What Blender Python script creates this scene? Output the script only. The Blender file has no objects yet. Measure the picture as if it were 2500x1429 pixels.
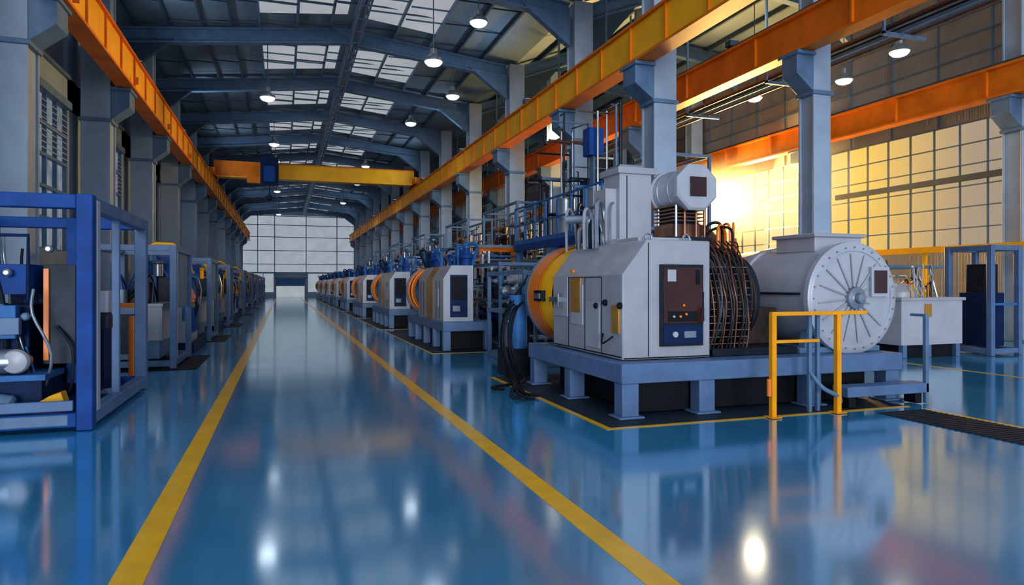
import bpy, math, random
from mathutils import Vector, Matrix
S = bpy.context.scene
S.view_settings.view_transform = 'Standard'
S.view_settings.look = 'None'
R = random.Random(7)

# ------------------------------------------------------------ materials
def nt(name):
    m = bpy.data.materials.new(name); m.use_nodes = True
    n = m.node_tree; n.nodes.clear()
    o = n.nodes.new('ShaderNodeOutputMaterial')
    return m, n, o
def paint(name, col, rough=.4, metal=0., var=.25, scale=3., bump=.02, coat=0., spec=.5):
    m, n, o = nt(name)
    p = n.nodes.new('ShaderNodeBsdfPrincipled')
    tc = n.nodes.new('ShaderNodeTexCoord'); ns = n.nodes.new('ShaderNodeTexNoise')
    ns.inputs['Scale'].default_value = scale; ns.inputs['Detail'].default_value = 5
    n.links.new(tc.outputs['Object'], ns.inputs['Vector'])
    r = n.nodes.new('ShaderNodeValToRGB')
    r.color_ramp.elements[0].position = .3; r.color_ramp.elements[1].position = .7
    r.color_ramp.elements[0].color = [c*(1-var) for c in col]+[1]
    r.color_ramp.elements[1].color = [min(1, c*(1+var*.4)) for c in col]+[1]
    n.links.new(ns.outputs['Fac'], r.inputs['Fac'])
    n.links.new(r.outputs['Color'], p.inputs['Base Color'])
    p.inputs['Roughness'].default_value = rough; p.inputs['Metallic'].default_value = metal
    p.inputs['Specular IOR Level'].default_value = spec
    p.inputs['Coat Weight'].default_value = coat; p.inputs['Coat Roughness'].default_value = .1
    if bump:
        b = n.nodes.new('ShaderNodeBump'); b.inputs['Strength'].default_value = bump*5; b.inputs['Distance'].default_value = .01
        n.links.new(ns.outputs['Fac'], b.inputs['Height']); n.links.new(b.outputs['Normal'], p.inputs['Normal'])
    n.links.new(p.outputs['BSDF'], o.inputs['Surface'])
    return m
def corrugated(name, col, axis='Y', scale=2.2, rough=.5, strength=.6):
    m, n, o = nt(name)
    p = n.nodes.new('ShaderNodeBsdfPrincipled'); p.inputs['Roughness'].default_value = rough
    tc = n.nodes.new('ShaderNodeTexCoord'); w = n.nodes.new('ShaderNodeTexWave')
    w.bands_direction = axis; w.inputs['Scale'].default_value = scale; w.inputs['Distortion'].default_value = 0
    n.links.new(tc.outputs['Object'], w.inputs['Vector'])
    ns = n.nodes.new('ShaderNodeTexNoise'); ns.inputs['Scale'].default_value = .6; ns.inputs['Detail'].default_value = 6
    n.links.new(tc.outputs['Object'], ns.inputs['Vector'])
    r = n.nodes.new('ShaderNodeValToRGB')
    r.color_ramp.elements[0].position = .3; r.color_ramp.elements[1].position = .7
    r.color_ramp.elements[0].color = [c*.7 for c in col]+[1]; r.color_ramp.elements[1].color = [c*1.1 for c in col]+[1]
    n.links.new(ns.outputs['Fac'], r.inputs['Fac']); n.links.new(r.outputs['Color'], p.inputs['Base Color'])
    b = n.nodes.new('ShaderNodeBump'); b.inputs['Strength'].default_value = strength; b.inputs['Distance'].default_value = .03
    n.links.new(w.outputs['Fac'], b.inputs['Height']); n.links.new(b.outputs['Normal'], p.inputs['Normal'])
    n.links.new(p.outputs['BSDF'], o.inputs['Surface'])
    return m
def glow(name, col, s, var=.15, scale=.8):
    m, n, o = nt(name)
    e = n.nodes.new('ShaderNodeEmission'); e.inputs['Strength'].default_value = s
    tc = n.nodes.new('ShaderNodeTexCoord'); ns = n.nodes.new('ShaderNodeTexNoise'); ns.inputs['Scale'].default_value = scale
    n.links.new(tc.outputs['Object'], ns.inputs['Vector'])
    r = n.nodes.new('ShaderNodeValToRGB')
    r.color_ramp.elements[0].position = .3; r.color_ramp.elements[1].position = .7
    r.color_ramp.elements[0].color = [c*(1-var) for c in col]+[1]; r.color_ramp.elements[1].color = list(col)+[1]
    n.links.new(ns.outputs['Fac'], r.inputs['Fac']); n.links.new(r.outputs['Color'], e.inputs['Color'])
    n.links.new(e.outputs['Emission'], o.inputs['Surface'])
    return m

white = paint('white_enamel', (.35,.35,.385), .35, var=.12)
lwhite = paint('light_grey_enamel', (.40,.405,.45), .3, var=.1)
gsteel = paint('blue_grey_steel', (.09,.17,.29), .5, var=.25)
dsteel = paint('dark_roof_steel', (.03,.06,.10), .5, var=.3)
colm = paint('column_paint', (.31,.39,.50), .5, var=.2, scale=1.2)
basem = paint('machine_base_paint', (.09,.16,.30), .45, var=.2, spec=.3)
blue = paint('blue_enamel', (.006,.055,.25), .55, var=.3, spec=.15)
blue2 = paint('mid_blue_enamel', (.03,.14,.38), .5, var=.3, spec=.2)
navy = paint('navy_enamel', (.004,.018,.07), .55, var=.3, spec=.12)
orange = paint('orange_enamel', (.90,.20,.003), .35, var=.15)
orange2 = paint('girder_orange', (.75,.17,.004), .45, var=.25, scale=1.5, spec=.2)
yel = paint('girder_yellow', (1.0,.43,.004), .45, var=.15, scale=1.5, spec=.2)
railm = paint('handrail_amber', (.95,.34,.004), .4, var=.15, scale=4, spec=.2)
yelline = paint('yellow_floor_paint', (.95,.47,.004), .3, var=.15, scale=4, coat=.3)
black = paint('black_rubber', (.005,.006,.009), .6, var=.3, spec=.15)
darkm = paint('dark_machinery', (.014,.019,.032), .45, .3, var=.5, scale=6, spec=.2)
silver = paint('galvanised_pipe', (.30,.34,.40), .28, .75, var=.3)
copper = paint('copper_coil', (.20,.075,.04), .35, .6, var=.4, scale=8)
coilm = paint('coil_cable', (.05,.028,.022), .4, .4, var=.5, scale=8)
redglass = paint('dark_red_glass', (.045,.008,.006), .12, var=.3, coat=.4, spec=.2)
matm = paint('dark_floor_mat', (.016,.026,.042), .6, var=.3, scale=20, bump=.08, spec=.2)
gold = paint('amber_label_warm_glow', (.60,.28,.05), .25, .4, var=.25)  # amber labels; also paints warm light onto cabinet sides
roofm = corrugated('roof_sheet', (.15,.22,.30), 'Y', 4, strength=.4)
wallm = corrugated('wall_sheet', (.24,.32,.42), 'Y', 6, strength=.3)
wallm2 = corrugated('wall_sheet_light', (.29,.27,.28), 'Y', 6, strength=.3)
glassW = glow('skylight_glass', (.93,1,1.08), .42)
glassB = glow('end_window_glass', (.84,.97,1.1), .42)
glassL = glow('side_window_glass', (.8,.92,1.1), .28, .5, 2.5)
lampg = glow('lamp_diffuser', (1,1,1), 1.0, 0)
panelg = glow('doorway_daylight', (.9,1,1.1), .42)

def sun_glow_glass():  # warm sun glow painted into the glass emission, fading outward from one point
    m, n, o = nt('glass_painted_sun_glow')
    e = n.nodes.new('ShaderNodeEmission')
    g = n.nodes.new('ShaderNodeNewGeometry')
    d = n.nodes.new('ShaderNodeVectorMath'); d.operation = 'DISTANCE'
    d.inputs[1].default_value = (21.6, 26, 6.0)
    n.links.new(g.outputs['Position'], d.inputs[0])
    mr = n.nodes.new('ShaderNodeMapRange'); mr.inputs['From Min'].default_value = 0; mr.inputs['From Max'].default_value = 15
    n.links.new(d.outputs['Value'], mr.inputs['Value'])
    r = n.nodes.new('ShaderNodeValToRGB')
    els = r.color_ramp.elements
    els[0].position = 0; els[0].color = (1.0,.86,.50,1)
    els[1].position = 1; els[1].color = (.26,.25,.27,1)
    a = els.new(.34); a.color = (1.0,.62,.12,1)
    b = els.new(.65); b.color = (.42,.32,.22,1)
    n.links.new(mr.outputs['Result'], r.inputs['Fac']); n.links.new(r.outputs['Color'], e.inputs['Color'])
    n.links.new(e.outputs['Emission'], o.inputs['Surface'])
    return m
glassS = sun_glow_glass()

def floormat():
    m, n, o = nt('blue_epoxy_floor')
    tc = n.nodes.new('ShaderNodeTexCoord')
    ns = n.nodes.new('ShaderNodeTexNoise'); ns.inputs['Scale'].default_value = .45; ns.inputs['Detail'].default_value = 8
    n.links.new(tc.outputs['Object'], ns.inputs['Vector'])
    r = n.nodes.new('ShaderNodeValToRGB')
    r.color_ramp.elements[0].position = .3; r.color_ramp.elements[1].position = .7
    r.color_ramp.elements[0].color = (.022,.25,.49,1); r.color_ramp.elements[1].color = (.05,.36,.64,1)
    n.links.new(ns.outputs['Fac'], r.inputs['Fac'])
    df = n.nodes.new('ShaderNodeBsdfDiffuse'); n.links.new(r.outputs['Color'], df.inputs['Color'])
    gl = n.nodes.new('ShaderNodeBsdfGlossy'); gl.inputs['Color'].default_value = (.86,.95,1,1)
    n2 = n.nodes.new('ShaderNodeTexNoise'); n2.inputs['Scale'].default_value = 1.3; n2.inputs['Detail'].default_value = 6
    n.links.new(tc.outputs['Object'], n2.inputs['Vector'])
    mr = n.nodes.new('ShaderNodeMapRange'); mr.inputs['To Min'].default_value = .07; mr.inputs['To Max'].default_value = .15
    n.links.new(n2.outputs['Fac'], mr.inputs['Value']); n.links.new(mr.outputs['Result'], gl.inputs['Roughness'])
    fr = n.nodes.new('ShaderNodeFresnel'); fr.inputs['IOR'].default_value = 2.0
    m2 = n.nodes.new('ShaderNodeMapRange'); m2.inputs['To Min'].default_value = .42; m2.inputs['To Max'].default_value = 1.0
    n.links.new(fr.outputs['Fac'], m2.inputs['Value'])
    mx = n.nodes.new('ShaderNodeMixShader')
    n.links.new(m2.outputs['Result'], mx.inputs[0]); n.links.new(df.outputs[0], mx.inputs[1]); n.links.new(gl.outputs[0], mx.inputs[2])
    n.links.new(mx.outputs[0], o.inputs['Surface'])
    return m
floorm = floormat()

# ------------------------------------------------------------ mesh builder
class B:
    def __init__(s, name): s.name=name; s.v=[]; s.f=[]; s.mi=[]; s.m=[]
    def _m(s, mat):
        if mat not in s.m: s.m.append(mat)
        return s.m.index(mat)
    def add(s, vs, fs, mat):
        o=len(s.v); s.v+= [tuple(v) for v in vs]; k=s._m(mat)
        for f in fs: s.f.append([i+o for i in f]); s.mi.append(k)
        return s
    def box(s,x0,x1,y0,y1,z0,z1,mat):
        vs=[(x,y,z) for x in (x0,x1) for y in (y0,y1) for z in (z0,z1)]
        return s.add(vs,[(0,1,3,2),(4,6,7,5),(0,4,5,1),(2,3,7,6),(0,2,6,4),(1,5,7,3)],mat)
    def prism(s,poly,ext,mat):
        n=len(poly); e=Vector(ext); vs=[Vector(p) for p in poly]; vs+= [v+e for v in vs]
        fs=[list(range(n))[::-1], list(range(n,2*n))]+[(i,(i+1)%n,(i+1)%n+n,i+n) for i in range(n)]
        return s.add(vs,fs,mat)
    def lathe(s,o,ax,prof,mat,seg=20,cap=True,rot=0):
        o=Vector(o); ax=Vector(ax).normalized()
        u=ax.orthogonal().normalized()
        if abs(ax.z)<.9: u=Vector((0,0,1)).cross(ax).normalized()
        w=ax.cross(u); vs=[];fs=[]
        for t,r in prof:
            for i in range(seg):
                a=2*math.pi*i/seg+rot
                vs.append(o+ax*t+u*(r*math.cos(a))+w*(r*math.sin(a)))
        for k in range(len(prof)-1):
            for i in range(seg):
                j=(i+1)%seg
                fs.append((k*seg+i,k*seg+j,(k+1)*seg+j,(k+1)*seg+i))
        if cap:
            fs.append(list(range(seg))[::-1]); k=(len(prof)-1)*seg; fs.append([k+i for i in range(seg)])
        return s.add(vs,fs,mat)
    def cyl(s,p0,p1,r,mat,seg=12,r1=None):
        p0=Vector(p0);p1=Vector(p1);L=(p1-p0).length
        if L<1e-6: return s
        return s.lathe(p0,p1-p0,[(0,r),(L,r if r1 is None else r1)],mat,seg)
    def pipe(s,pts,r,mat,seg=8,closed=False):
        pts=[Vector(p) for p in pts]; n=len(pts); vs=[];fs=[]
        up=None
        for i,p in enumerate(pts):
            a=pts[(i-1)%n] if (closed or i>0) else p; b=pts[(i+1)%n] if (closed or i<n-1) else p
            t=(b-a)
            t=t.normalized() if t.length>1e-9 else Vector((0,0,1))
            if up is None: up=t.orthogonal().normalized()
            up=(up-t*up.dot(t))
            up=up.normalized() if up.length>1e-6 else t.orthogonal().normalized()
            w=t.cross(up)
            for k in range(seg):
                an=2*math.pi*k/seg
                vs.append(p+up*(r*math.cos(an))+w*(r*math.sin(an)))
        for i in range(n if closed else n-1):
            j=(i+1)%n
            for k in range(seg):
                l=(k+1)%seg; fs.append((i*seg+k,i*seg+l,j*seg+l,j*seg+k))
        if not closed:
            fs.append(list(range(seg))[::-1]); fs.append([(n-1)*seg+k for k in range(seg)])
        return s.add(vs,fs,mat)
    def ring(s,c,ax,rad,r,mat,n=28,seg=6):
        c=Vector(c);ax=Vector(ax).normalized();u=ax.orthogonal().normalized();w=ax.cross(u)
        return s.pipe([c+u*rad*math.cos(2*math.pi*i/n)+w*rad*math.sin(2*math.pi*i/n) for i in range(n)],r,mat,seg,True)
    def done(s,parent=None,loc=(0,0,0),bevel=0):
        me=bpy.data.meshes.new(s.name); me.from_pydata(s.v,[],s.f)
        for m in s.m: me.materials.append(m)
        me.polygons.foreach_set('material_index',s.mi)
        me.polygons.foreach_set('use_smooth',[True]*len(s.f))
        me.update(); me.set_sharp_from_angle(angle=math.radians(35))
        ob=bpy.data.objects.new(s.name,me); S.collection.objects.link(ob); ob.location=loc
        if parent: ob.parent=parent
        if bevel:
            md=ob.modifiers.new('bevel','BEVEL'); md.width=bevel; md.segments=2; md.limit_method='ANGLE'; md.angle_limit=math.radians(40)
        return ob
def empty(name,loc=(0,0,0)):
    e=bpy.data.objects.new(name,None); S.collection.objects.link(e); e.location=loc; e.empty_display_size=.3; return e
def inst(ob,loc,rotz=0,scale=None):
    def cp(o,par):
        c=o.copy(); S.collection.objects.link(c)
        if par: c.parent=par
        for k in [x for x in list(o.children)]: cp(k,c)
        return c
    c=cp(ob,None); c.location=loc; c.rotation_euler=(0,0,rotz)
    if scale: c.scale=scale
    return c
def smooth_pts(pts,k=5):
    P=[Vector(p) for p in pts]; P=[P[0]]+P+[P[-1]]; out=[]
    for i in range(1,len(P)-2):
        for j in range(k):
            t=j/k; a,b,c,d=P[i-1],P[i],P[i+1],P[i+2]
            out.append(.5*((2*b)+(c-a)*t+(2*a-5*b+4*c-d)*t*t+(3*b-a-3*c+d)*t**3))
    out.append(P[-2]); return out

YEND=95
# ------------------------------------------------------------ floor + markings
B('floor').box(-6,22,-6,YEND+.3,-.2,0,floorm).done()
B('aisle_line').box(-.94,-.755,-4,90,.0005,.004,yelline).done()
B('aisle_line').box(1.945,2.13,-4,90,.0005,.004,yelline).done()
b=B('machine_bay_marking')
b.box(3.60,8.25,7.13,11.85,.0005,.003,matm)
b.box(3.58,3.66,7.12,11.85,.003,.006,yelline).box(3.66,8.25,7.12,7.19,.003,.006,yelline)
b.done()
b=B('machine_bay_marking')
b.box(3.45,7.4,16.3,24.5,.0005,.003,matm).box(3.42,3.49,16.3,24.5,.003,.006,yelline).box(3.49,5.6,16.3,16.37,.003,.006,yelline)
o2=b.done()
for i in range(1,7): inst(o2,(0,9.3*i,0))
b=B('floor_grating'); b.box(7.42,8.2,4.5,6.9,.0005,.01,matm)
for i in range(30): b.box(7.42,8.2,4.52+i*.08,4.54+i*.08,.01,.016,black)
b.done()
B('bay_line').box(8.25,8.33,3,6.95,.0005,.004,yelline).done()
B('bay_line').box(12.7,12.8,4,12,.0005,.004,yelline).done()

# ------------------------------------------------------------ left wall, windows, columns
XW=-5.7
LY=[9.2+6.65*i for i in range(0,13)]
b=B('wall_left')
b.box(XW-.2,XW,9,YEND,0,2.6,wallm).box(XW-.2,XW,9,YEND,6.6,7.5,wallm).box(XW-.2,XW,9,YEND,10.3,10.95,wallm)
for y in LY: b.box(XW-.2,XW,max(9,y-.7),y+.9,2.6,10.3,wallm)
b.done()
for i,y in enumerate(LY[:-1]):
    y0=y+.9;y1=y+6.65-.7
    b=B('window_%d'%(i+1)); b.box(XW-.15,XW-.12,y0,y1,2.6,6.6,glassL).box(XW-.15,XW-.12,y0,y1,7.5,10.3,wallm)
    for k in range(7):
        yy=y0+(y1-y0)*k/6; b.box(XW-.12,XW-.02,yy-.03,yy+.03,2.6,6.6,gsteel)
    for k in range(6):
        zz=2.6+4.0*k/5; b.box(XW-.12,XW-.01,y0,y1,zz-.04,zz+.04,gsteel)
    for k in range(9):   # louvres
        zz=5.2+k*.15; b.prism([(XW-.08,y0,zz),(XW+.02,y0,zz-.08),(XW+.02,y0,zz-.06),(XW-.08,y0,zz+.02)],(0,y1-y0,0),colm)
    b.box(XW-.05,XW+.12,y0,y1,6.55,6.75,gsteel).box(XW-.05,XW+.1,y0,y1,7.4,7.5,gsteel)
    b.done()
def hcol(name,w,dp,z1,capdir,mat=colm,capz=7.0,capl=.75):
    b=B(name)
    b.box(-w/2,w/2,-dp/2,-dp/2+.06,0.02,z1,mat).box(-w/2,w/2,dp/2-.06,dp/2,0.02,z1,mat)
    b.box(-w/2+.05,w/2-.05,-dp/2+.06,dp/2-.06,0.02,z1,mat)
    b.box(-w/2-.12,w/2+.12,-dp/2-.12,dp/2+.12,0,.05,gsteel)
    for sx in (-1,1):
        for sy in (-1,1): b.cyl((sx*(w/2+.06),sy*(dp/2+.06),.05),(sx*(w/2+.06),sy*(dp/2+.06),.1),.025,silver,6)
    for d in capdir:
        b.prism([(d*w/2,-dp/2,capz-.55),(d*(w/2+capl),-dp/2,capz-.15),(d*(w/2+capl),-dp/2,capz+.38),(d*w/2,-dp/2,capz+.38)],(0,dp,0),gsteel)
        b.box(min(d*w/2,d*(w/2+capl+.05)),max(d*w/2,d*(w/2+capl+.05)),-dp/2-.1,dp/2+.1,capz+.3,capz+.39,gsteel)
    b.box(-w/2-.05,w/2+.05,-dp/2-.05,dp/2+.05,capz-.62,capz-.52,gsteel)
    return b.done(bevel=.012)
c=hcol('building_column',.75,.7,10.9,(1,),capl=.5)
c.location=(-5.1,LY[1],0)
for y in LY[2:]: inst(c,(-5.1,y,0))
RY=[15.6,20.6]+[27.3+6.5*i for i in range(11)]
c=hcol('crane_column',.66,.66,11,(-1,),capl=.55,capz=7.0); c.location=(9.35,RY[0],0)
for y in RY[1:]: inst(c,(9.35,y,0))
BY=[13.45,21.8,30.5,39,47.5,56,65,75,85]
c=hcol('bay_column',.52,.52,12,(-1,),capl=.5,capz=6.95); c.location=(12.45,BY[0],0)
for y in BY[1:]: inst(c,(12.45,y,0))
WY=[14.4,22.9,31.5,40,50,60,70,80,90]
c=hcol('wall_column',.7,.6,12.4,(-1,),capl=.5,capz=6.9); c.location=(21.05,WY[0],0)
for y in WY[1:]: inst(c,(21.05,y,0))

# ------------------------------------------------------------ crane runway girders
def girder(name,x,w,z0,z1,y0,y1,step,web,fl,wt=.11):
    b=B(name)
    b.box(x-w/2,x+w/2,y0,y1,z0,z0+.07,fl).box(x-w/2,x+w/2,y0,y1,z1-.07,z1,fl)
    b.box(x-wt,x+wt,y0,y1,z0+.07,z1-.07,web)
    y=y0
    while y<y1:
        b.box(x-w/2+.03,x+w/2-.03,y,y+.05,z0+.07,z1-.07,fl); y+=step
    b.box(x-.05,x+.05,y0,y1,z1,z1+.12,dsteel)
    return b
g=girder('crane_runway_girder',-4.33,.46,7.40,8.45,2,YEND-.5,1.7,yel,orange2,.15)
for k in range(14):
    y=10+k*6; g.box(-4.1,-3.98,y,y+.06,7.5,7.7,orange2)
g.done()
girder('crane_runway_girder',8.72,.5,7.40,8.42,2,YEND-.5,1.7,yel,orange2,.16).done()
girder('crane_runway_girder',11.93,.42,7.35,8.25,2,YEND-.5,3.2,orange2,orange2).done()
girder('crane_runway_girder',20.38,.45,7.3,8.25,2,YEND-.5,3.2,orange2,orange2).done()

b=B('overhead_bridge_crane'); yb=47
b.box(-1.3,8.6,yb-.35,yb+.35,8.62,9.55,yel)
b.box(-4.2,8.6,yb-.40,yb+.40,8.57,8.64,yel).box(-4.2,8.6,yb-.40,yb+.40,9.53,9.6,orange2)
b.box(-4.2,-1.3,yb-.35,yb+.35,8.62,9.55,orange2)
b.box(-4.6,-4.05,yb-1.4,yb+1.4,8.57,9.0,orange2).box(8.45,9.0,yb-1.4,yb+1.4,8.57,9.0,orange2)
b.box(-1.4,-.3,yb-.9,yb-.38,8.1,9.9,navy).box(-1.2,-.5,yb-1.0,yb-.9,8.3,9.3,blue).box(-2.2,-1.4,yb-.85,yb-.4,8.2,8.6,orange2)
b.cyl((-.85,yb-.6,8.1),(-.85,yb-.6,7.5),.03,black).lathe((-.85,yb-.6,7.5),(0,0,-1),[(0,.05),(.05,.15),(.3,.15),(.4,.06)],darkm)
b.done()

# ------------------------------------------------------------ roof
def rz(x): return 11.9-.11*abs(x-2.3)
Y0R=10
b=B('ceiling')
for xa,xb in ((XW-.2,2.3),(2.3,9.4)):
    b.prism([(xa,Y0R,rz(xa)),(xb,Y0R,rz(xb)),(xb,Y0R,rz(xb)+.12),(xa,Y0R,rz(xa)+.12)],(0,YEND-Y0R,0),roofm)
b.prism([(9.4,Y0R,rz(9.4)),(15,Y0R,13.3),(15,Y0R,13.42),(9.4,Y0R,rz(9.4)+.12)],(0,YEND-Y0R,0),roofm)
b.prism([(15,Y0R,13.3),(22,Y0R,12.5),(22,Y0R,12.62),(15,Y0R,13.42)],(0,YEND-Y0R,0),roofm)
b.done()
raf=[14.1,20.6]+[27.3+6.5*i for i in range(11)]
def rafter(name,xs,zf,y,dep=.5,w=.30):
    b=B(name)
    top=[(x,y,zf(x)-.16) for x in xs]; bot=[(x,y,zf(x)-.16-dep) for x in xs][::-1]
    b.prism(top+bot,(0,.08,0),gsteel)
    for off in (0,dep):
        t=[(x,y-w/2+.04,zf(x)-.16-off) for x in xs]; u=[(x,y-w/2+.04,zf(x)-.23-off) for x in xs][::-1]
        b.prism(t+u,(0,w,0),gsteel)
    x0,x1=xs[0],xs[-1]
    b.prism([(x0,y-.1,zf(x0)-.6),(x0+1.8,y-.1,zf(x0+1.8)-.6),(x0,y-.1,zf(x0)-2.0)],(0,.25,0),dsteel)
    b.prism([(x1,y-.1,zf(x1)-.6),(x1-1.6,y-.1,zf(x1-1.6)-.6),(x1,y-.1,zf(x1)-1.6)],(0,.25,0),gsteel)
    b.done()
z2=lambda x: rz(9.4)+(13.3-rz(9.4))*(x-9.4)/5.6 if x<15 else 13.3-.8*(x-15)/7
for y in raf:
    rafter('roof_rafter',[-5.6,2.3,8.95],rz,y)
    rafter('roof_rafter',[9.75,15,20.6],z2,y)
b=B('roof_purlins')
xs=[-5.0,-3.9,-2.8,-1.8,-.85,.5,1.75,2.85,4.2,5.65,6.8,7.9]
for x in xs:
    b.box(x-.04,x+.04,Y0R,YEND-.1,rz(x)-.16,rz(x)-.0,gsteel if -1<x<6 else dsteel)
for x in (10.5,11.7,12.9,14.1,15.3,16.5,17.7,18.9,20.1):
    b.box(x-.05,x+.05,Y0R,YEND-.1,z2(x)-.2,z2(x),dsteel)
y=11.5
while y<YEND-2:
    for xa,xb in zip(xs[:-1],xs[1:]):
        b.box(xa,xb,y,y+.035,rz(xa)-.17,rz(xa)-.12,dsteel)
    y+=2.17
b.done()
b=B('ridge_cable_tray')
for dx in (-.16,.16):
    for dz in (-.55,-.85): b.box(2.6+dx-.03,2.6+dx+.03,12,YEND-.5,rz(3)+dz-.03,rz(3)+dz+.03,gsteel)
y=12
while y<YEND-2:
    b.cyl((2.44,y,rz(3)-.55),(2.44,y+.6,rz(3)-.85),.02,gsteel,5).cyl((2.76,y+.6,rz(3)-.55),(2.76,y+1.2,rz(3)-.85),.02,gsteel,5)
    b.box(2.44,2.76,y,y+.04,rz(3)-.87,rz(3)-.83,gsteel); y+=1.2
b.pipe([(2.6,12,rz(3)-.75),(2.6,YEND-1,rz(3)-.75)],.08,silver)
b.done()
for y in raf:
    b=B('skylight')
    for xa,xb in ((-.8,.45),(.56,1.7),(1.82,2.28),(2.9,4.15),(4.26,5.6)):
        ya,yb2=y+.6,min(y+5.4,YEND-.3)
        b.prism([(xa,ya,rz(xa)-.02),(xb,ya,rz(xb)-.02),(xb,ya,rz(xb)-.05),(xa,ya,rz(xa)-.05)],(0,yb2-ya,0),glassW)
        for k in range(1,4):
            yy=ya+(yb2-ya)*k/4; b.box(xa,xb,yy-.02,yy+.02,min(rz(xa),rz(xb))-.1,min(rz(xa),rz(xb))-.05,gsteel)
    b.done()

# ------------------------------------------------------------ end wall
b=B('wall_back')
b.box(-5.9,22,YEND,YEND+.2,0,12.8,wallm); b.done()
b=B('window_30')
b.box(-5.3,9.2,YEND-.06,YEND-.01,3.3,10.9,glassB)
for x in (-5.3,-3.2,-1.1,2.9,6.9,9.2): b.box(x-.05,x+.05,YEND-.2,YEND-.06,3.2,10.9,gsteel)
for z in (3.3,4.4,6.2,8.0,9.6,10.8): b.box(-5.3,9.2,YEND-.18,YEND-.06,z-.045,z+.045,gsteel)
b.done()
for i,(xa,xb) in enumerate(((-5.2,-1.2),(3.1,9.0))):
    b=B('window_%d'%(31+i)); b.box(xa,xb,YEND-.05,YEND-.01,.7,3.15,glassB)
    for k in range(4): b.box(xa+(xb-xa)*k/3-.04,xa+(xb-xa)*k/3+.04,YEND-.1,YEND-.05,.7,3.15,gsteel)
    b.done()
b=B('door_1')
b.box(-.9,2.7,YEND-.05,YEND-.01,0.01,1.5,panelg).box(-.9,2.7,YEND-.12,YEND-.02,1.5,2.5,blue2)
for k in range(6): b.box(-.9,2.7,YEND-.14,YEND-.12,1.5+k*.16,1.53+k*.16,gsteel)
b.box(-1.05,-.9,YEND-.2,YEND-.01,0.01,2.65,gsteel).box(2.7,2.85,YEND-.2,YEND-.01,0.01,2.65,gsteel).box(-1.05,2.85,YEND-.2,YEND-.01,2.5,2.65,gsteel)
b.done()

# ------------------------------------------------------------ right wall with big windows
XR=21.6
ops=[(5,14.0)]+[(a+.45,b_-.45) for a,b_ in zip(WY[:-1],WY[1:])]
b=B('wall_right'); b.box(XR,XR+.2,4,YEND,0,2.9,wallm2).box(XR,XR+.2,4,YEND,7.1,12.7,wallm2)
e_=[4]+[v for o_ in ops for v in o_]+[YEND]
for i in range(0,len(e_)-1,2): b.box(XR,XR+.2,e_[i],e_[i+1],2.9,7.1,wallm2)
b.done()
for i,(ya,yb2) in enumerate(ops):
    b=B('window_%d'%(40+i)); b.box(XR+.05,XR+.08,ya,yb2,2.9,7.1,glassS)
    n=max(2,round((yb2-ya)/.95))
    for k in range(n+1):
        yy=ya+(yb2-ya)*k/n; b.box(XR-.02,XR+.05,yy-.018,yy+.018,2.9,7.1,gsteel)
    for k in range(7):
        zz=2.9+4.2*k/6; b.box(XR-.02,XR+.05,ya,yb2,zz-.018,zz+.018,gsteel)
    b.done()
b=B('wall_girts')
for z in (7.9,8.6,9.3,10.0,10.7,11.4): b.box(XR-.07,XR-.02,6,YEND-1,z-.025,z+.025,gsteel)
for k in range(45): b.box(XR-.06,XR-.01,8+k*1.9,8.04+k*1.9,7.1,12.5,gsteel)
b.done()
b=B('wall_pipe_bridge')
b.box(21.42,21.55,10,22,5.15,5.35,dsteel).box(20.3,20.5,8,36,2.75,2.95,yel)
for y in range(9,36,4): b.box(20.36,20.44,y,y+.08,.0,2.75,yel)
b.done()

# ------------------------------------------------------------ lamps
def lamp(loc,P,col=(.82,.91,1.0),zr=None):
    e=empty('high_bay_lamp',loc)
    b=B('housing'); b.lathe((0,0,0),(0,0,1),[(0,.3),(.1,.27),(.22,.12),(.4,.1),(.42,.02)],silver,18,False)
    b.cyl((0,0,.4),(0,0,(zr or 11.5)-loc[2]-.1),.018,dsteel,6)
    b.done(parent=e)
    B('diffuser').lathe((0,0,-.02),(0,0,1),[(-.13,.08),(-.09,.2),(-.02,.27),(.02,.28)],lampg,18).done(parent=e)
    if P:
        l=bpy.data.lights.new('lamp_bulb','SPOT'); l.energy=P; l.color=col; l.shadow_soft_size=.3; l.spot_size=2.7; l.spot_blend=.6
        o=bpy.data.objects.new('lamp_bulb',l); S.collection.objects.link(o); o.parent=e; o.location=(0,0,-.2)
for x,y,z,P in [(-.57,27.3,8.8,110),(4.4,20.6,8.6,90),(5.85,20.6,10.0,0),(6.64,27.3,9.5,0),(6.06,33.8,9.8,150),(-.5,46.8,9.75,0),(-.5,40.3,9.6,300),(5.3,46.8,9.75,0),(5.4,53.3,9.5,350),(-.5,59.8,9.5,350),(5.4,66.3,9.5,500),(-.5,79.3,9.5,500)]:
    lamp((x,y,z),P,zr=rz(x)-.55)
for x,y,z,P in [(16.5,20.8,8.6,450),(17.3,15.3,8.6,250),(18.2,18.3,8.7,0),(15.4,27,8.8,450),(16,42,8.8,500),(16,60,8.8,500)]:
    lamp((x,y,z),P,col=(1,.78,.5),zr=z2(x))
def roof_fill(x,y,z,tx,P,col=(.68,.84,1)):  # fill spots added on top of the girders to brighten the roof
    e=empty('added_roof_fill',(x,y,z))
    B('housing').box(-.14,.14,-.12,.12,.0,.16,dsteel).box(-.1,.1,-.09,.09,.16,.175,lampg).done(parent=e)
    l=bpy.data.lights.new('roof_fill_light','SPOT'); l.energy=P; l.color=col; l.shadow_soft_size=.15; l.spot_size=2.6; l.spot_blend=1
    o=bpy.data.objects.new('roof_fill_light',l); S.collection.objects.link(o); o.parent=e; o.location=(0,0,.22)
    o.rotation_euler=Vector((tx-x,1.5,3.0)).to_track_quat('-Z','Y').to_euler()
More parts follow.
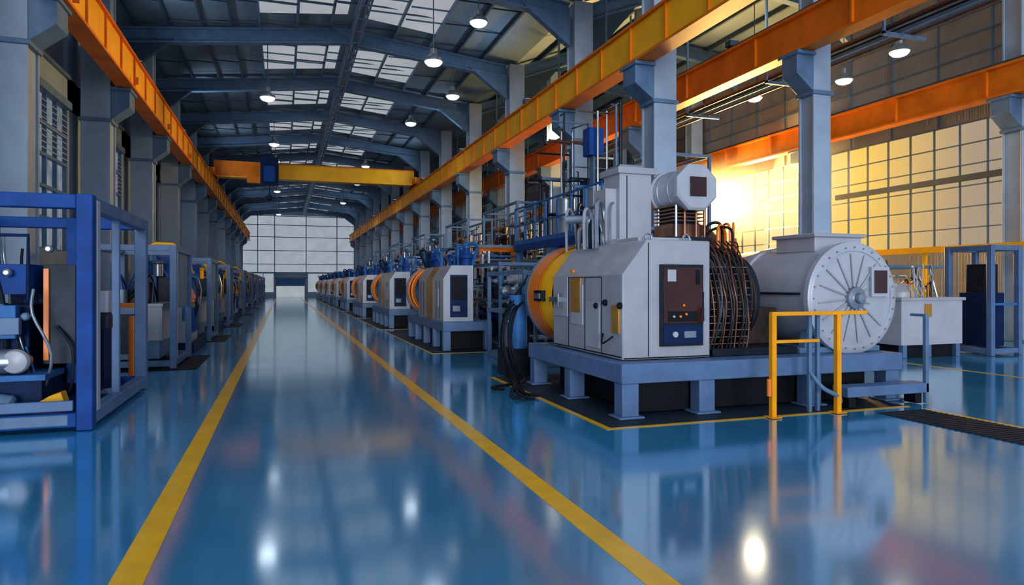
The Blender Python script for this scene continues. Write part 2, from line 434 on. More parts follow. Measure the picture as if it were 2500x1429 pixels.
for y,P in ((14,300),(24,340),(34,360),(44.2,380),(56,420),(70,460),(83,460)):
    roof_fill(-4.33,y,8.57,2.5,P); roof_fill(8.72,y,8.54,2.5,P)
for y,P in ((16,320),(30,350),(50,450)): roof_fill(11.93,y,8.37,16,P,(1,.72,.45))

def area(name,loc,tgt,sx,sy,P,col):
    l=bpy.data.lights.new(name,'AREA'); l.shape='RECTANGLE'; l.size=sx; l.size_y=sy; l.energy=P; l.color=col
    o=bpy.data.objects.new(name,l); S.collection.objects.link(o); o.location=loc
    o.rotation_euler=(Vector(tgt)-Vector(loc)).to_track_quat('-Z','Y').to_euler()
area('window_sunlight',(20.9,26.8,5.6),(6,9,2.0),4.5,2.8,9000,(1,.60,.18))
l=bpy.data.lights.new('rear_fill_sun','SUN'); l.energy=1.75; l.color=(.84,.92,1); l.angle=math.radians(22)  # soft fill added from behind the camera to light the hall
o=bpy.data.objects.new('rear_fill_sun',l); S.collection.objects.link(o)
o.rotation_euler=Vector((.15,1,-.12)).to_track_quat('-Z','Y').to_euler()

# haze volume added to the side bay for a warm glow, thickest near the window
hm,hn,ho=nt('glow_haze')
vs=hn.nodes.new('ShaderNodeVolumeScatter'); vs.inputs['Color'].default_value=(1,.92,.8,1); vs.inputs['Anisotropy'].default_value=.2
tc=hn.nodes.new('ShaderNodeTexCoord'); dd=hn.nodes.new('ShaderNodeVectorMath'); dd.operation='DISTANCE'; dd.inputs[1].default_value=(.75,.48,.55)
hn.links.new(tc.outputs['Generated'],dd.inputs[0])
mm=hn.nodes.new('ShaderNodeMapRange'); mm.interpolation_type='SMOOTHSTEP'; mm.inputs['From Min'].default_value=0; mm.inputs['From Max'].default_value=.5; mm.inputs['To Min'].default_value=.075; mm.inputs['To Max'].default_value=0
hn.links.new(dd.outputs['Value'],mm.inputs['Value']); hn.links.new(mm.outputs['Result'],vs.inputs['Density'])
hn.links.new(vs.outputs[0],ho.inputs['Volume'])
B('glow_haze').box(12.9,20.05,14,40,3.0,7.25,hm).done()

# ------------------------------------------------------------ hero machine
def hero():
    M=empty('industrial_rotary_machine',(4.0,7.55,0))
    L=lambda x,y,z=0:(x-4.0,y-7.55,z)
    b=B('base_frame')
    def bx(x0,x1,y0,y1,z0,z1,m): b.box(x0-4,x1-4,y0-7.55,y1-7.55,z0,z1,m)
    bx(4.0,8.6,7.55,7.72,.45,.70,basem); bx(4.0,8.6,10.78,10.95,.45,.70,basem)
    bx(4.0,4.17,7.72,10.78,.45,.70,basem); bx(8.43,8.6,7.72,10.78,.45,.70,basem)
    bx(4.17,8.43,7.72,10.78,.60,.69,basem)
    for x in (5.3,6.6,7.6): bx(x,x+.15,7.72,10.78,.45,.6,basem)
    for x in (4.02,5.15,6.9,8.32):
        for y in (7.58,9.2,10.7):
            bx(x,x+.24,y,y+.22,.03,.45,basem); bx(x-.06,x+.3,y-.05,y+.27,.005,.035,basem)
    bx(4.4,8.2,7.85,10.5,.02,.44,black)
    b.done(parent=M,bevel=.012)
    b=B('control_cabinet')
    prof=[(4.22,.70),(4.22,1.83),(4.59,2.30),(5.57,2.30),(5.57,.70)]
    b.prism([L(x,7.95,z) for x,z in prof],(0,2.4,0),white)
    b.done(parent=M,bevel=.02)
    b=B('cabinet_details')
    for y in (8.55,9.1,9.7): bx(4.212,4.222,y,y+.012,.74,1.80,black)
    bx(4.212,4.222,7.98,10.3,.73,.745,black); bx(4.212,4.221,8.57,10.3,1.80,1.812,black)
    bx(4.205,4.222,8.62,9.07,.80,1.45,lwhite); bx(4.203,4.222,9.18,9.6,1.1,1.7,lwhite)
    bx(4.2,4.222,9.25,9.62,1.28,1.8,gold); bx(4.2,4.222,9.74,10.3,1.2,1.82,lwhite)  # amber rectangle: warm light on this panel put into its colour
    bx(4.195,4.222,8.02,8.22,1.05,1.42,gold)
    for y,z in ((8.42,1.45),(8.7,1.4),(7.99,1.42)): b.lathe(L(4.22,y,z),(-1,0,0),[(0,.045),(.03,.045),(.05,.03)],black,12)
    b.lathe(L(4.22,9.5,1.9),(-1,0,0),[(0,.03),(.05,.03)],orange,10)
    b.pipe([L(4.22,9.9,1.35),L(4.12,9.9,1.35),L(4.12,9.9,1.55),L(4.22,9.9,1.55)],.015,silver)
    bx(4.12,4.22,9.95,10.3,1.42,1.5,silver)
    b.pipe(smooth_pts([L(4.21,8.2,1.0),L(4.15,8.3,.92),L(4.15,8.42,.9),L(4.21,8.5,1.02)]),.012,black)
    bx(4.60,4.612,7.942,7.952,.74,2.26,black)
    bx(4.24,5.55,7.94,7.952,.715,.73,black)
    bx(4.77,5.43,7.90,7.952,.87,1.97,darkm)
    bx(4.80,5.40,7.885,7.90,1.18,1.93,redglass); bx(4.80,5.40,7.885,7.90,.90,1.15,navy)
    bx(4.86,4.99,7.878,7.886,1.74,1.90,lwhite)
    bx(5.30,5.36,7.875,7.886,1.70,1.9,black)
    bx(4.87,5.33,7.878,7.886,1.20,1.34,black)
    for x,z in ((4.95,1.27),(5.05,1.27),(5.14,1.3),(5.1,1.42)): b.lathe(L(x,7.88,z),(0,-1,0),[(0,.018),(.02,.018)],lwhite if x<5 else orange,10)
    b.lathe(L(4.97,7.885,1.03),(0,-1,0),[(0,.04),(.03,.04)],lwhite,14); bx(5.12,5.3,7.876,7.886,.98,1.07,silver)
    bx(5.44,5.46,7.90,7.95,1.2,1.6,silver)
    for x in (4.75,5.35):
        for y in (8.2,10.0): b.ring(L(x,y,2.35),(0,1,0),.05,.015,silver,12,5)
    bx(4.65,5.5,8.3,9.3,2.295,2.36,lwhite)
    b.done(parent=M,bevel=.004)
    b=B('orange_drum'); o=L(5.03,10.34,1.50)
    b.lathe(o,(0,1,0),[(0,.84),(.45,.86),(.52,.86)],yel,56,False)
    b.lathe(o,(0,1,0),[(.50,.87),(.52,.885),(1.04,.885),(1.06,.87)],orange,56,False)
    b.lathe(o,(0,1,0),[(.50,.888),(.515,.888)],darkm,56,False)
    b.lathe(o,(0,1,0),[(1.05,.895),(1.16,.895),(1.18,.84),(1.32,.66),(1.42,.38),(1.46,0.02)],gsteel,56)
    bx(4.1,4.24,10.6,10.95,1.42,1.60,black); bx(4.08,4.2,10.65,10.9,1.46,1.55,silver)
    b.done(parent=M)
    b=B('cable_coil_pack')
    b.cyl(L(5.57,8.85,1.5),L(6.6,8.85,1.5),.66,darkm,32)
    for k in range(20):
        x=5.63+k*.042; rr=.74+.04*math.sin(k*1.9)+.02*R.random()
        b.ring(L(x,8.85,1.48),(1,R.uniform(-.06,.06),R.uniform(-.06,.06)),rr,.015+.006*R.random(),coilm if k%4 else silver,36,6)
    for k in range(10):
        x=5.65+k*.07; y=8.02+R.random()*.1
        b.pipe(smooth_pts([L(x,8.1,.75),L(x+.02,y-.05,1.1+.3*R.random()),L(x-.02,y-.02,1.7),L(x+.05,8.3,2.15),L(x+.1,8.6,2.35)],4),.012,copper if k%3==0 else coilm,6)
    for k in range(12):   # ladder-like spacer bars
        z=.85+k*.1; b.cyl(L(5.66,8.1-.0+.12*abs(k-5.5)/5.5,z),L(6.4,8.1+.12*abs(k-5.5)/5.5,z),.008,silver,5)
    b.done(parent=M)
    b=B('large_drum'); o=L(7.98,7.84,1.50)
    b.lathe(o,(0,1,0),[(0,.80),(.02,.83),(.10,.83),(.12,.79),(1.55,.79),(1.58,.82),(1.70,.82),(1.72,.78),(2.3,.78),(2.4,.72),(2.6,.4),(2.65,.1)],lwhite,56)
    b.lathe(o,(0,-1,0),[(0,.79),(.012,.77),(.015,.70),(.0,.69)],lwhite,56,False)
    b.lathe(o,(0,-1,0),[(0,.17),(.07,.16),(.09,.08),(.16,.07),(.17,.02)],silver,28)
    for k in range(16):
        a=2*math.pi*k/16+.1; r0,r1=.17,.66
        if k in (0,1,15): r1=.30
        p0=Vector(o)+Vector((math.cos(a)*r0,-.015,math.sin(a)*r0)); p1=Vector(o)+Vector((math.cos(a)*r1,-.015,math.sin(a)*r1))
        b.cyl(p0,p1,.02,white,6,.01)
    for k in range(28):
        a=2*math.pi*k/28; b.lathe(Vector(o)+Vector((math.cos(a)*.75,-.01,math.sin(a)*.75)),(0,-1,0),[(0,.014),(.02,.014)],silver,6)
    b.box(o[0]+.28,o[0]+.62,o[1]-.06,o[1]+.01,o[2]+.02,o[2]+.46,lwhite); b.box(o[0]+.33,o[0]+.57,o[1]-.07,o[1]-.055,o[2]+.07,o[2]+.41,redglass)
    b.box(o[0]-.82,o[0]-.785,.5,1.5,1.55,1.58,darkm)
    b.done(parent=M)
    b=B('drum_saddle')
    for y in (8.05,9.0):
        b.prism([L(7.25,y,.69),L(7.35,y,1.05),L(7.98,y,.85),L(8.55,y,1.05),L(8.6,y,.69)],(0,.15,0),gsteel)
    bx(7.1,8.6,7.95,9.3,.69,.78,gsteel); bx(7.6,8.5,8.2,9.05,2.2,2.46,lwhite); bx(7.55,8.55,8.15,9.1,2.42,2.48,white)
    bx(5.65,7.1,8.0,9.4,.69,.80,darkm); bx(6.45,7.15,8.5,9.8,.80,1.35,coilm)
    b.done(parent=M,bevel=.015)
    b=B('upper_tower')
    bx(4.94,5.5,9.4,9.95,2.3,3.45,lwhite); bx(4.90,5.58,9.36,9.99,3.43,3.53,white); bx(4.97,5.4,9.45,9.9,3.53,3.58,silver)
    bx(5.06,5.075,9.392,9.402,2.4,3.4,darkm); bx(4.85,5.6,9.3,10.05,2.29,2.4,white)
    bx(4.75,4.94,9.5,9.9,2.35,3.2,lwhite)
    b.done(parent=M,bevel=.015)
    b=B('viewing_head'); o=L(5.83,8.62,3.15)
    b.lathe(o,(0,1,0),[(0,.33),(.03,.37),(.12,.37),(.14,.31),(.75,.29),(.9,.29),(.95,.2)],lwhite,8,True,math.pi/8)
    b.lathe(L(5.83,8.78,3.15),(0,1,0),[(0,.32),(.6,.32),(.62,.35),(.7,.35),(.72,.30),(.9,.28)],lwhite,32)
    bx(5.69,5.97,8.60,8.625,3.01,3.30,redglass)
    for k in range(2): b.ring(L(5.83,8.95+k*.3,3.15),(0,1,0),.322,.010,silver,28,5)
    b.done(parent=M,bevel=.006)
    b=B('head_support')
    bx(5.45,6.2,8.8,9.5,2.3,2.42,darkm); bx(5.55,6.05,8.9,9.4,2.42,2.62,copper)
    for x in (5.6,5.75,5.95,6.1):
        for y in (8.85,9.35): b.cyl(L(x,y,2.3),L(x,y,2.9),.022,silver if x<5.7 else copper,8)
    for k in range(5): bx(5.55,6.08,8.85,9.4,2.66+k*.055,2.68+k*.055,copper)
    bx(5.62,6.0,8.95,9.35,2.62,2.9,darkm)
    b.done(parent=M)
    b=B('top_pipework')
    for k in range(26):
        x=R.uniform(5.6,7.2); y=R.uniform(8.9,10.4); x2=x+R.uniform(-.4,.6); y2=y+R.uniform(-.4,.4); h=R.uniform(2.3,2.65)
        b.pipe(smooth_pts([L(x,y,2.0),L(x,y,h),L(x2,y2,h+.05),L(x2,y2,2.05)],5),R.uniform(.012,.03),R.choice([coilm,copper,darkm,darkm,orange]),7)
    for k in range(12):
        y=R.uniform(9.2,10.6); h=R.uniform(2.5,2.95); x=R.uniform(4.45,4.8)
        b.pipe(smooth_pts([L(x,y,2.25),L(x,y,h),L(x+.2,y+.2,h),L(x+.3,y+.2,2.25)],5),R.uniform(.012,.04),R.choice([silver,silver,darkm,white]),7)
    b.cyl(L(4.35,10.1,2.75),L(4.95,9.7,2.75),.07,silver,14); b.cyl(L(4.65,9.9,2.3),L(4.65,9.9,2.75),.07,silver,14)
    b.lathe(L(6.6,9.7,2.0),(0,0,1),[(0,.28),(.5,.28),(.65,.15),(.7,.05)],copper,20)
    b.lathe(L(7.0,10.2,2.0),(0,0,1),[(0,.2),(.4,.2),(.5,.1),(.6,.05)],orange,20)
    bx(5.6,7.1,9.5,10.6,.69,2.05,darkm)
    b.done(parent=M)
    return M
hero()

b=B('service_step')
b.box(7.25,8.72,7.22,7.50,.16,.30,basem).box(7.3,7.42,7.25,7.45,.012,.16,black).box(8.5,8.62,7.25,7.45,.012,.16,black)
b.box(8.66,8.72,7.22,7.28,.01,1.28,gsteel)
b.cyl((8.69,7.26,1.26),(8.69,7.5,1.26),.02,gsteel)
b.done(bevel=.01)
b=B('safety_handrail')
for x in (5.9,6.94): b.box(x-.035,x+.035,7.05,7.12,.006,1.33,railm); b.box(x-.08,x+.08,7.0,7.17,.006,.02,railm)
b.box(5.87,7.42,7.055,7.115,1.30,1.35,railm).box(5.9,6.62,7.06,7.11,.95,.99,railm)
b.box(6.58,6.63,7.2,7.25,.006,1.3,gsteel).box(6.76,6.81,7.25,7.3,.006,1.3,gsteel)
b.pipe(smooth_pts([(6.6,7.22,.55),(6.7,7.1,.35),(6.95,7.08,.22),(7.1,7.2,.12)]),.03,gsteel)
b.cyl((5.84,7.08,.28),(5.84,7.08,.5),.03,orange)
b.done(bevel=.006)

# ------------------------------------------------------------ narrower machine repeated down the row
def bay_machine():
    M=empty('compact_process_machine',(3.85,16.85,0))
    b=B('base_frame')
    b.box(0,1.3,0,5.2,.50,.74,basem)
    for x in (0,1.1):
        for y in (0,1.2,2.5,3.8,4.95): b.box(x,x+.2,y,y+.2,.006,.5,basem)
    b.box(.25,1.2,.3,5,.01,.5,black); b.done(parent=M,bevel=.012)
    b=B('cabinet')
    prof=[(.06,.74),(.06,1.85),(.28,2.2),(.86,2.2),(.86,.74)]
    b.prism([(x,.25,z) for x,z in prof],(0,1.3,0),lwhite)
    b.prism([(x,1.57,z) for x,z in prof],(0,.9,0),gold)  # gold section: a warm reflection painted as colour
    b.prism([(x,2.49,z) for x,z in prof],(0,1.1,0),white)
    b.box(.24,.70,.22,.26,.85,1.95,navy).box(.28,.66,.205,.225,1.3,1.9,black).box(.3,.5,.2,.21,1.0,1.15,silver)
    for y in (.7,1.1,2.8,3.2): b.box(.05,.062,y,y+.012,.8,1.8,black)
    b.box(.04,.062,.8,1.05,1.1,1.6,white)
    b.done(parent=M,bevel=.015)
    b=B('drum')
    b.lathe((.62,3.59,1.5),(0,1,0),[(0,.68),(.3,.7),(.32,.74)],orange,36,False)
    b.lathe((.62,3.59,1.5),(0,1,0),[(.32,.74),(.5,.74),(.52,.7)],darkm,36,False)
    b.lathe((.62,3.59,1.5),(0,1,0),[(.52,.7),(.8,.7),(.82,.74),(1.0,.74)],orange,36,False)
    b.lathe((.62,3.59,1.5),(0,1,0),[(1.0,.76),(1.15,.76),(1.3,.55),(1.4,.3),(1.42,.05)],gsteel,36)
    b.done(parent=M)
    b=B('top_valves')
    for k in range(12):
        x=R.uniform(.3,1.2); y=R.uniform(1,4.6); h=R.uniform(2.4,2.9)
        b.pipe(smooth_pts([(x,y,2.0),(x,y,h),(x+R.uniform(-.3,.5),y+.3,h),(x+.2,y+.4,2.0)],4),R.uniform(.02,.05),R.choice([silver,blue,blue2,darkm]),7)
    for k in range(5):
        x=R.uniform(.4,1.1); y=.8+k*.8
        b.lathe((x,y,2.19),(0,0,1),[(0,.14),(.2,.14),(.22,.2),(.3,.2),(.32,.1),(.5,.08)],blue,16)
        b.ring((x,y,2.75),(0,0,1),.13,.018,blue2,16,5).cyl((x,y,2.6),(x,y,2.76),.02,silver)
    b.done(parent=M)
    return M
bm=bay_machine()
for i in range(1,8): inst(bm,(3.85,16.85+9.3*i,0))

def skid(name,sx,sy,sz,seed,mats,n=40,frame=True):
    r=random.Random(seed); b=B(name)
    b.box(0,sx,0,sy,.006,.14,gsteel)
    for x in (.05,sx-.05):
        for y in (.05,sy-.05): b.box(x-.04,x+.04,y-.04,y+.04,.14,sz,gsteel)
    for z in ((sz*.55),sz-.05):
        for y in (.05,sy-.05): b.box(0,sx,y-.04,y+.04,z-.04,z+.04,gsteel)
        for x in (.05,sx-.05): b.box(x-.04,x+.04,0,sy,z-.04,z+.04,gsteel)
    for k in range(n):
        p=Vector((r.uniform(.15,sx-.15),r.uniform(.15,sy-.15),r.uniform(.2,sz-.15)));rad=r.choice([.02,.03,.04,.06,.09])
        mt=r.choice(mats); pts=[p.copy()]
        for q in range(r.randint(2,4)):
            ax=r.randint(0,2); np=pts[-1].copy(); lim=(sx-.15,sy-.15,sz-.12)[ax]; np[ax]=r.uniform(.15,lim); pts.append(np)
        for a_,b_ in zip(pts[:-1],pts[1:]):
            if (b_-a_).length<.05: continue
            b.cyl(a_,b_,rad,mt,9); d=(b_-a_).normalized()
            b.lathe(a_+d*(b_-a_).length*.4,d,[(0,rad*1.5),(.04,rad*1.5)],mt,10)
        for q in pts[1:-1]: b.lathe(q-Vector((0,0,rad*1.1)),(0,0,1),[(0,rad*.5),(rad*.5,rad*1.15),(rad*1.7,rad*1.15),(rad*2.2,rad*.5)],mt,9)
    for k in range(max(2,int(sx*sy*.7))):
        x=r.uniform(.3,sx-.3);y=r.uniform(.3,sy-.7);h=r.uniform(.5,sz*.7);rr=r.uniform(.15,.28);mt=r.choice(mats)
        if k%2: b.lathe((x,y,.14),(0,0,1),[(0,rr*.8),(.1,rr),(h,rr),(h+.12,rr*.6),(h+.18,.05)],mt,18)
        else:
            z=r.uniform(.4,sz*.8); b.lathe((x,y,z),(0,1,0),[(0,rr*.4),(.03,rr*.8),(.45,rr*.8),(.5,rr*.5),(.6,rr*.3)],mt,16)
            b.box(x-rr*.6,x+rr*.6,y,y+.5,.14,z-rr*.5,mt)
            for q in range(6): b.lathe((x,y+.08+q*.06,z),(0,1,0),[(0,rr*.88),(.015,rr*.88)],mt,16)
    return b.done()
bl=[blue,blue2,silver,navy,silver,darkm,lwhite]
s1=skid('pump_skid',1.5,3.4,2.3,3,bl,46); s1.location=(5.35,16.9,0)
s2=skid('pump_skid',1.6,2.6,2.0,5,[blue2,silver,darkm,silver,white],40); s2.location=(4.6,12.9,0)
s3=skid('pump_skid',2.0,4.0,3.0,9,bl+[orange],60); s3.location=(5.5,21,0)
for i in range(1,8):
    inst(s1,(5.35,16.9+9.3*i,0)); inst(s3,(5.5,21+9.3*i,0))
p1=skid('pipe_rack',1.6,4.0,5.4,21,[silver,darkm,gsteel,darkm,copper,dsteel],70); p1.location=(9.95,16.4,0)
p2=skid('pipe_rack',1.2,4.2,4.6,22,[silver,copper,gsteel,darkm,blue2],50); p2.location=(7.6,22.0,0)
for y in (21.5,28.2,36,44,52,66): inst(p1,(9.95,y,0))
for y in (28.6,38,47,56,68): inst(p2,(7.6,y,0))
b=B('mezzanine_walkway')
b.box(7.0,8.6,14.2,20.5,2.95,3.08,blue2).box(7.0,7.12,14.2,20.5,2.75,2.95,blue)
for x in (7.1,8.4):
    for y in (14.3,17.4,20.4): b.box(x-.06,x+.06,y-.06,y+.06,.006,2.95,blue2)
for y in [14.25+.89*i for i in range(8)]:
    b.box(7.02,7.07,y,y+.05,3.08,4.1,blue2)
for z in (3.55,4.1): b.box(7.02,7.07,14.2,20.5,z-.025,z+.025,blue2); b.box(7.0,8.6,14.2,14.25,z-.025,z+.025,blue2)
for x in (7.8,8.55): b.box(x,x+.05,14.2,14.25,3.08,4.1,blue2)
b.box(7.4,8.0,15.5,16.1,3.08,4.2,white).box(7.9,8.5,16.8,17.4,3.08,4.6,blue).cyl((7.5,17.5,3.08),(7.5,17.5,4.1),.26,silver,20).cyl((8,18.9,3.08),(8,18.9,4.6),.33,lwhite,20)
for k in range(18):
    x=R.uniform(7.4,8.4); y=R.uniform(15.2,20); z1=R.uniform(4.6,6.9)
    b.pipe([(x,y,3.1),(x,y,z1),(x+R.uniform(-.1,.1),y+R.uniform(.1,.9),z1+.05)],R.choice([.02,.03,.05]),R.choice([silver,gsteel,darkm,darkm]),8)
for k in range(16):
    z=R.uniform(3.6,6.4); y=R.uniform(15.2,20)
    b.cyl((7.3,y,z),(8.55,y,z),R.choice([.02,.03,.05]),R.choice([darkm,gsteel,copper]),8)
b.box(7.35,7.75,15.6,16.0,5.0,5.7,blue).box(7.5,7.56,15.7,15.9,4.2,5.0,gsteel)
b.done(bevel=.01)
b=B('floor_hoses')
for k in range(6):
    x=3.95+R.uniform(-.05,.2); y=11.85+R.uniform(-.1,.4); 
    ex=3.45+R.uniform(-.25,.3); ey=9.9+R.uniform(-.8,.8)
    b.pipe(smooth_pts([(x+.5,y+.4,1.3+R.random()*.6),(x,y,1.25),(x-.15,y-.1,.7),(x-.1,y-.3,.2),(x-.2,y-.9,.04),(ex,ey,.035),(ex+.1,ey-.3,.035)],5),R.uniform(.016,.026),R.choice([black,black,darkm]),7)
b.box(3.9,4.5,11.9,12.4,.006,.5,darkm).cyl((4.2,12.1,.5),(4.2,12.1,1.5),.16,blue2,16)
b.done()

# ------------------------------------------------------------ left row
def frame(name,w,l,h,t,matf,mats):
    b=B(name)
    for x in (0,w-t):
        for y in (0,l-t): b.box(x,x+t,y,y+t,.006,h,matf if y==0 else mats)
    for z in (.05,h-t): 
        for y in (0,l-t): b.box(t,w-t,y+.01,y+t-.01,z,z+t-.005,matf)
        for x in (0,w-t): b.box(x+.01,x+t-.01,t,l-t,z,z+t-.005,mats)
    return b
b=frame('machine_enclosure',2.2,3.4,2.75,.17,blue,basem)  # side members greyer than the front, light on them put into the paint
b.box(2.06,2.21,.18,.32,.2,2.7,lwhite)  # pale strip: light on the side of the blue post, painted in
b.box(.17,2.0,0,.05,.24,.36,basem).box(.17,1.95,.0,.04,.07,.2,gsteel)
for y in (1.6,): b.box(2.05,2.15,y,y+.08,.2,2.6,basem)
b.box(2.12,2.24,.55,.75,1.35,1.62,white).box(2.12,2.26,.5,.7,1.15,1.33,darkm)
e1=b.done(loc=(-4.3,9.0,0),bevel=.012)
b=B('robotic_press')
b.box(-4.05,-2.75,9.5,11.6,.25,.55,navy).box(-4.05,-2.7,9.45,10.2,.55,.62,blue2)
b.box(-4.0,-3.0,9.9,11,.62,1.45,navy).box(-3.7,-2.95,9.75,10.6,1.58,1.95,blue).box(-3.95,-3.55,9.9,10.6,1.9,2.3,blue2)
b.box(-2.85,-2.5,9.9,10.7,.7,1.95,darkm).box(-2.84,-2.78,9.86,9.9,.75,1.9,orange).box(-2.7,-2.45,10.3,10.9,.4,2.55,blue)
b.box(-3.45,-3.05,9.6,9.75,1.05,1.45,blue2).box(-3.3,-3.0,9.55,9.65,1.1,1.3,gsteel)
b.lathe((-3.5,9.6,.78),(1,0,0),[(0,.09),(.05,.13),(.22,.13),(.24,.15),(.5,.15),(.56,.1),(.62,.05)],silver,22)
b.lathe((-3.02,9.52,.78),(0,-1,0),[(0,.15),(.05,.13),(.07,.05)],white,20)
for k in range(24):
    x=R.uniform(-4,-2.6); y=R.uniform(9.4,10.8); z=R.uniform(.9,2.4)
    b.pipe(smooth_pts([(x,y,z),(x+R.uniform(-.0,.2),y-.05,z-.3),(x+R.uniform(-.0,.2),y,max(.3,z-.8)),(x+R.uniform(-.0,.2),y+.1,.35)],4),R.uniform(.01,.025),R.choice([black,silver,darkm,darkm,navy,blue2]),6)
for k in range(10):
    x=R.uniform(-3.9,-2.7); z=R.uniform(.9,2.3); b.lathe((x,9.7,z),(0,-1,0),[(0,.05),(.06,.05),(.08,.03)],R.choice([silver,darkm,gsteel,blue2]),12)
b.pipe([(-4,9.7,2.3),(-2.95,9.7,2.3),(-2.95,9.7,1.5)],.025,navy)
b.pipe([(-3.3,9.6,2.56),(-3.25,9.6,2.1),(-3.4,9.6,1.9)],.015,black)
b.prism([(-2.85,9.3,.25),(-2.45,9.3,.25),(-2.5,9.3,.42),(-2.62,9.3,.38),(-2.75,9.3,.3)],(0,.2,0),yel)
b.lathe((-3.3,9.35,.36),(1,0,-.2),[(0,.05),(.03,.1),(.3,.1),(.33,.06)],gsteel,14)
b.box(-4.05,-2.4,9.3,12,.22,.25,navy)
b.box(-3.6,-2.45,11.1,12.1,.25,1.6,navy).box(-3.4,-2.6,11.0,11.1,.6,1.5,blue)
b.done(bevel=.006)
b=B('orange_bollard'); b.lathe((-2.62,14.0,0.0),(0,0,1),[(0,.10),(.02,.10),(.03,.075),(1.08,.075),(1.12,.05)],orange,18); b.done()
b=B('guard_rail'); b.box(-3.3,-2.3,13.2,13.3,1.30,1.38,orange).box(-3.3,-3.22,13.2,13.3,.006,1.3,basem).box(-2.4,-2.32,13.2,13.3,.006,1.3,basem)
b.lathe((-2.7,12.95,.55),(0,0,1),[(0,.07),(.02,.085),(.6,.085),(.62,.07)],orange,16).box(-2.72,-2.68,12.95,13.25,.85,.9,basem); b.done()
def cell():
    M=empty('guarded_feed_cell',(0,0,0))
    b=B('cabinet')
    b.box(.2,1.15,.3,1.9,.18,1.25,gsteel).box(.75,1.2,.28,1.92,.55,1.27,white)
    b.box(.18,1.22,.26,1.94,1.25,1.31,lwhite).box(.3,1.05,.4,1.8,.012,.18,black)
    b.box(.3,.7,.28,.3,.3,1.1,darkm).cyl((.4,.6,1.31),(.4,.6,1.6),.12,silver,16).box(.5,.9,.7,1.3,1.31,1.75,darkm)
    for k in range(8): b.pipe(smooth_pts([(R.uniform(.3,1),R.uniform(.3,1.7),1.3),(R.uniform(.3,1),R.uniform(.3,1.7),1.9),(R.uniform(.3,1),R.uniform(.3,1.7),1.3)],4),.018,R.choice([black,silver,blue]),6)
    b.done(parent=M,bevel=.012)
    f=frame('guard_frame',1.5,2.4,2.5,.12,basem,basem)
    f.box(1.38,1.5,.12,.2,.2,2.4,lwhite).box(1.41,1.43,.2,2.3,1.2,2.38,gsteel)
    f.box(0,1.9,-.3,2.6,.0,.006,black)
    f.done(parent=M,bevel=.01)
    return M
c1=cell(); c1.location=(-3.55,15.1,0)
def cnc(name,seed):
    r=random.Random(seed); b=B(name)
    b.box(0,1.5,0,2.8,.006,.25,navy).box(.1,1.4,.1,1.6,.25,1.25,white).box(.2,1.3,1.7,2.7,.25,2.0,blue2)
    b.box(1.38,1.46,.3,1.3,.5,1.1,blue).box(.3,1.2,.3,1.4,1.25,1.9,darkm).box(.5,.9,.5,1.2,1.9,2.4,blue)
    b.prism([(1.2,.1,1.25),(1.45,.1,1.25),(1.3,.1,1.6),(1.2,.1,1.6)],(0,1.3,0),orange)
    for k in range(20):
        x=r.uniform(.2,1.45);y=r.uniform(.1,2.4);z=r.uniform(1.3,2.6)
        b.pipe(smooth_pts([(x,y,.8),(x,y,z),(r.uniform(.2,1.4),y+.2,z),(r.uniform(.2,1.4),y+.3,1.0)],3),r.uniform(.015,.05),r.choice([silver,blue2,darkm,orange,yel,silver]),6)
    for k in range(5):
        b.lathe((r.uniform(.3,1.2),.2+k*.5,1.9),(0,0,1),[(0,.12),(.3,.12),(.34,.16),(.4,.05)],r.choice([blue,silver,yel]),14)
    return b.done(bevel=.01)
n1=cnc('machining_station',4); n1.location=(-3.6,18.4,0)
inst(c1,(-3.55,22.0,0))
n2=cnc('machining_station',11); n2.location=(-3.7,25.6,0)
y=29.3; k=0
while y<88:
    if k%3==0: inst(c1,(-3.55,y,0)); y+=3.4
    elif k%3==1: inst(n1,(-3.6,y,0)); y+=3.6
    else: inst(n2,(-3.65,y,0)); y+=3.6
    k+=1

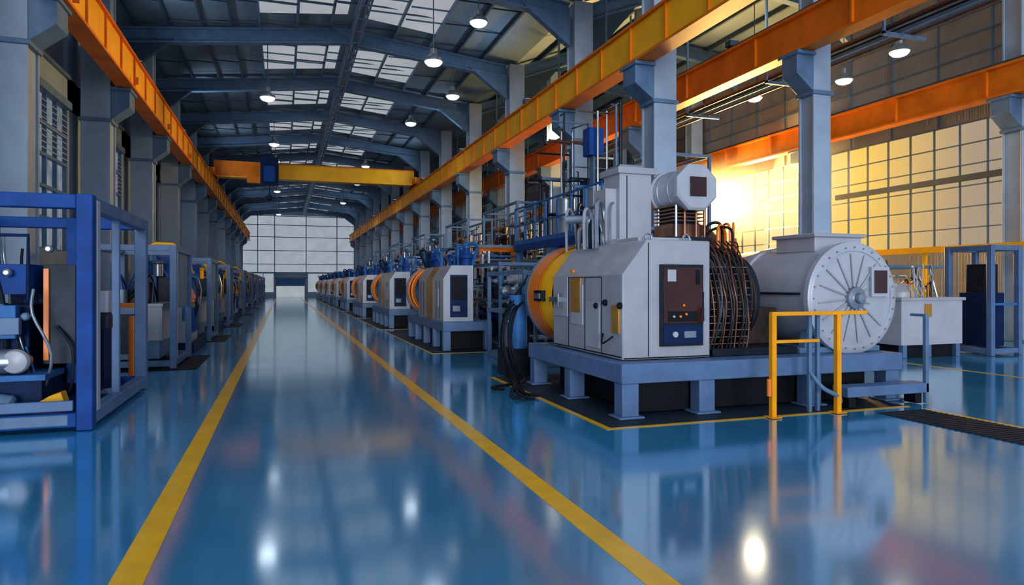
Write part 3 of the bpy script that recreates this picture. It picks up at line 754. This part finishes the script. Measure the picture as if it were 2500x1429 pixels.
# ------------------------------------------------------------ right background bay
b=B('packing_machine')
b.box(13.4,15.3,11.8,13.2,.3,1.35,lwhite).box(13.35,15.35,11.75,13.25,1.33,1.4,white).box(13.5,15.2,11.9,13.1,.006,.3,black)
b.box(14.1,14.3,11.77,11.8,.95,1.25,gold)
for x in (13.45,14.2,15.1): b.box(x,x+.12,11.8,11.92,.006,.3,basem)
b.lathe((14.0,12.5,1.4),(0,0,1),[(0,.5),(.12,.5),(.3,.3),(.36,.1)],white,28)
for k in range(26):
    x=R.uniform(13.4,15.0);yy=R.uniform(11.9,13);z=R.uniform(1.5,2.2)
    b.pipe(smooth_pts([(x,yy,1.4),(x,yy,z),(x+R.uniform(-.0,.3),yy+.1,z),(x+R.uniform(-.0,.3),yy,1.4)],3),R.uniform(.01,.025),R.choice([copper,silver,lwhite,darkm,yel]),6)
for k in range(6): b.lathe((13.6+k*.3,12.9,1.4),(0,0,1),[(0,.1),(.35,.1),(.4,.05)],R.choice([white,silver,orange]),12)
b.done(bevel=.01)
b=frame('guard_frame',1.05,1.2,2.65,.13,basem,basem); b.box(.25,.85,.3,1.0,.2,1.5,navy).box(.35,.7,.35,.9,1.5,2.2,darkm).box(.15,.9,.02,.06,1.2,1.26,blue2); b.done(loc=(15.85,11.5,0),bevel=.01)
s4=skid('process_skid',3.2,2.4,2.3,31,[silver,white,lwhite,darkm,white,orange],50); s4.location=(16.5,15.5,0)
for p in ((13.0,15.2),(16.2,19.5),(13.0,18.6),(16.0,25),(13.2,26)): inst(s4,(p[0],p[1],0))
b=B('service_gantry_pipes')
for k in range(7): b.cyl((10.1+k*.18,6,9.2+.12*(k%3)),(10.1+k*.18,90,9.2+.12*(k%3)),.04+.02*(k%2),[darkm,darkm,gsteel][k%3],10)
for k in range(6): b.cyl((13.2+k*.2,6,7.6+.15*(k%2)),(13.2+k*.2,90,7.6+.15*(k%2)),.04,[darkm,copper,gsteel][k%3],10)
for y in range(12,90,4): b.box(10.0,11.4,y,y+.08,9.05,9.13,gsteel); b.box(13.1,14.4,y,y+.08,7.47,7.55,gsteel); b.box(13.1,13.16,y,y+.06,7.5,z2(13.1)-.1,gsteel); b.box(10.0,10.06,y,y+.06,9.1,z2(10)-.1,gsteel)
b.done()

# ------------------------------------------------------------ world & camera
w=bpy.data.worlds.new('World'); S.world=w; w.use_nodes=True
bg=w.node_tree.nodes['Background']; bg.inputs['Color'].default_value=(.60,.76,1,1); bg.inputs['Strength'].default_value=.85
cam=bpy.data.cameras.new('camera'); co=bpy.data.objects.new('camera',cam); S.collection.objects.link(co)
cam.sensor_width=36; cam.lens=36*1650/2500; cam.shift_y=-(714.5-695)/2500
co.location=(0,0,1.7); co.rotation_euler=(math.pi/2,0,-math.atan(558/1650)); cam.clip_end=300
S.camera=co
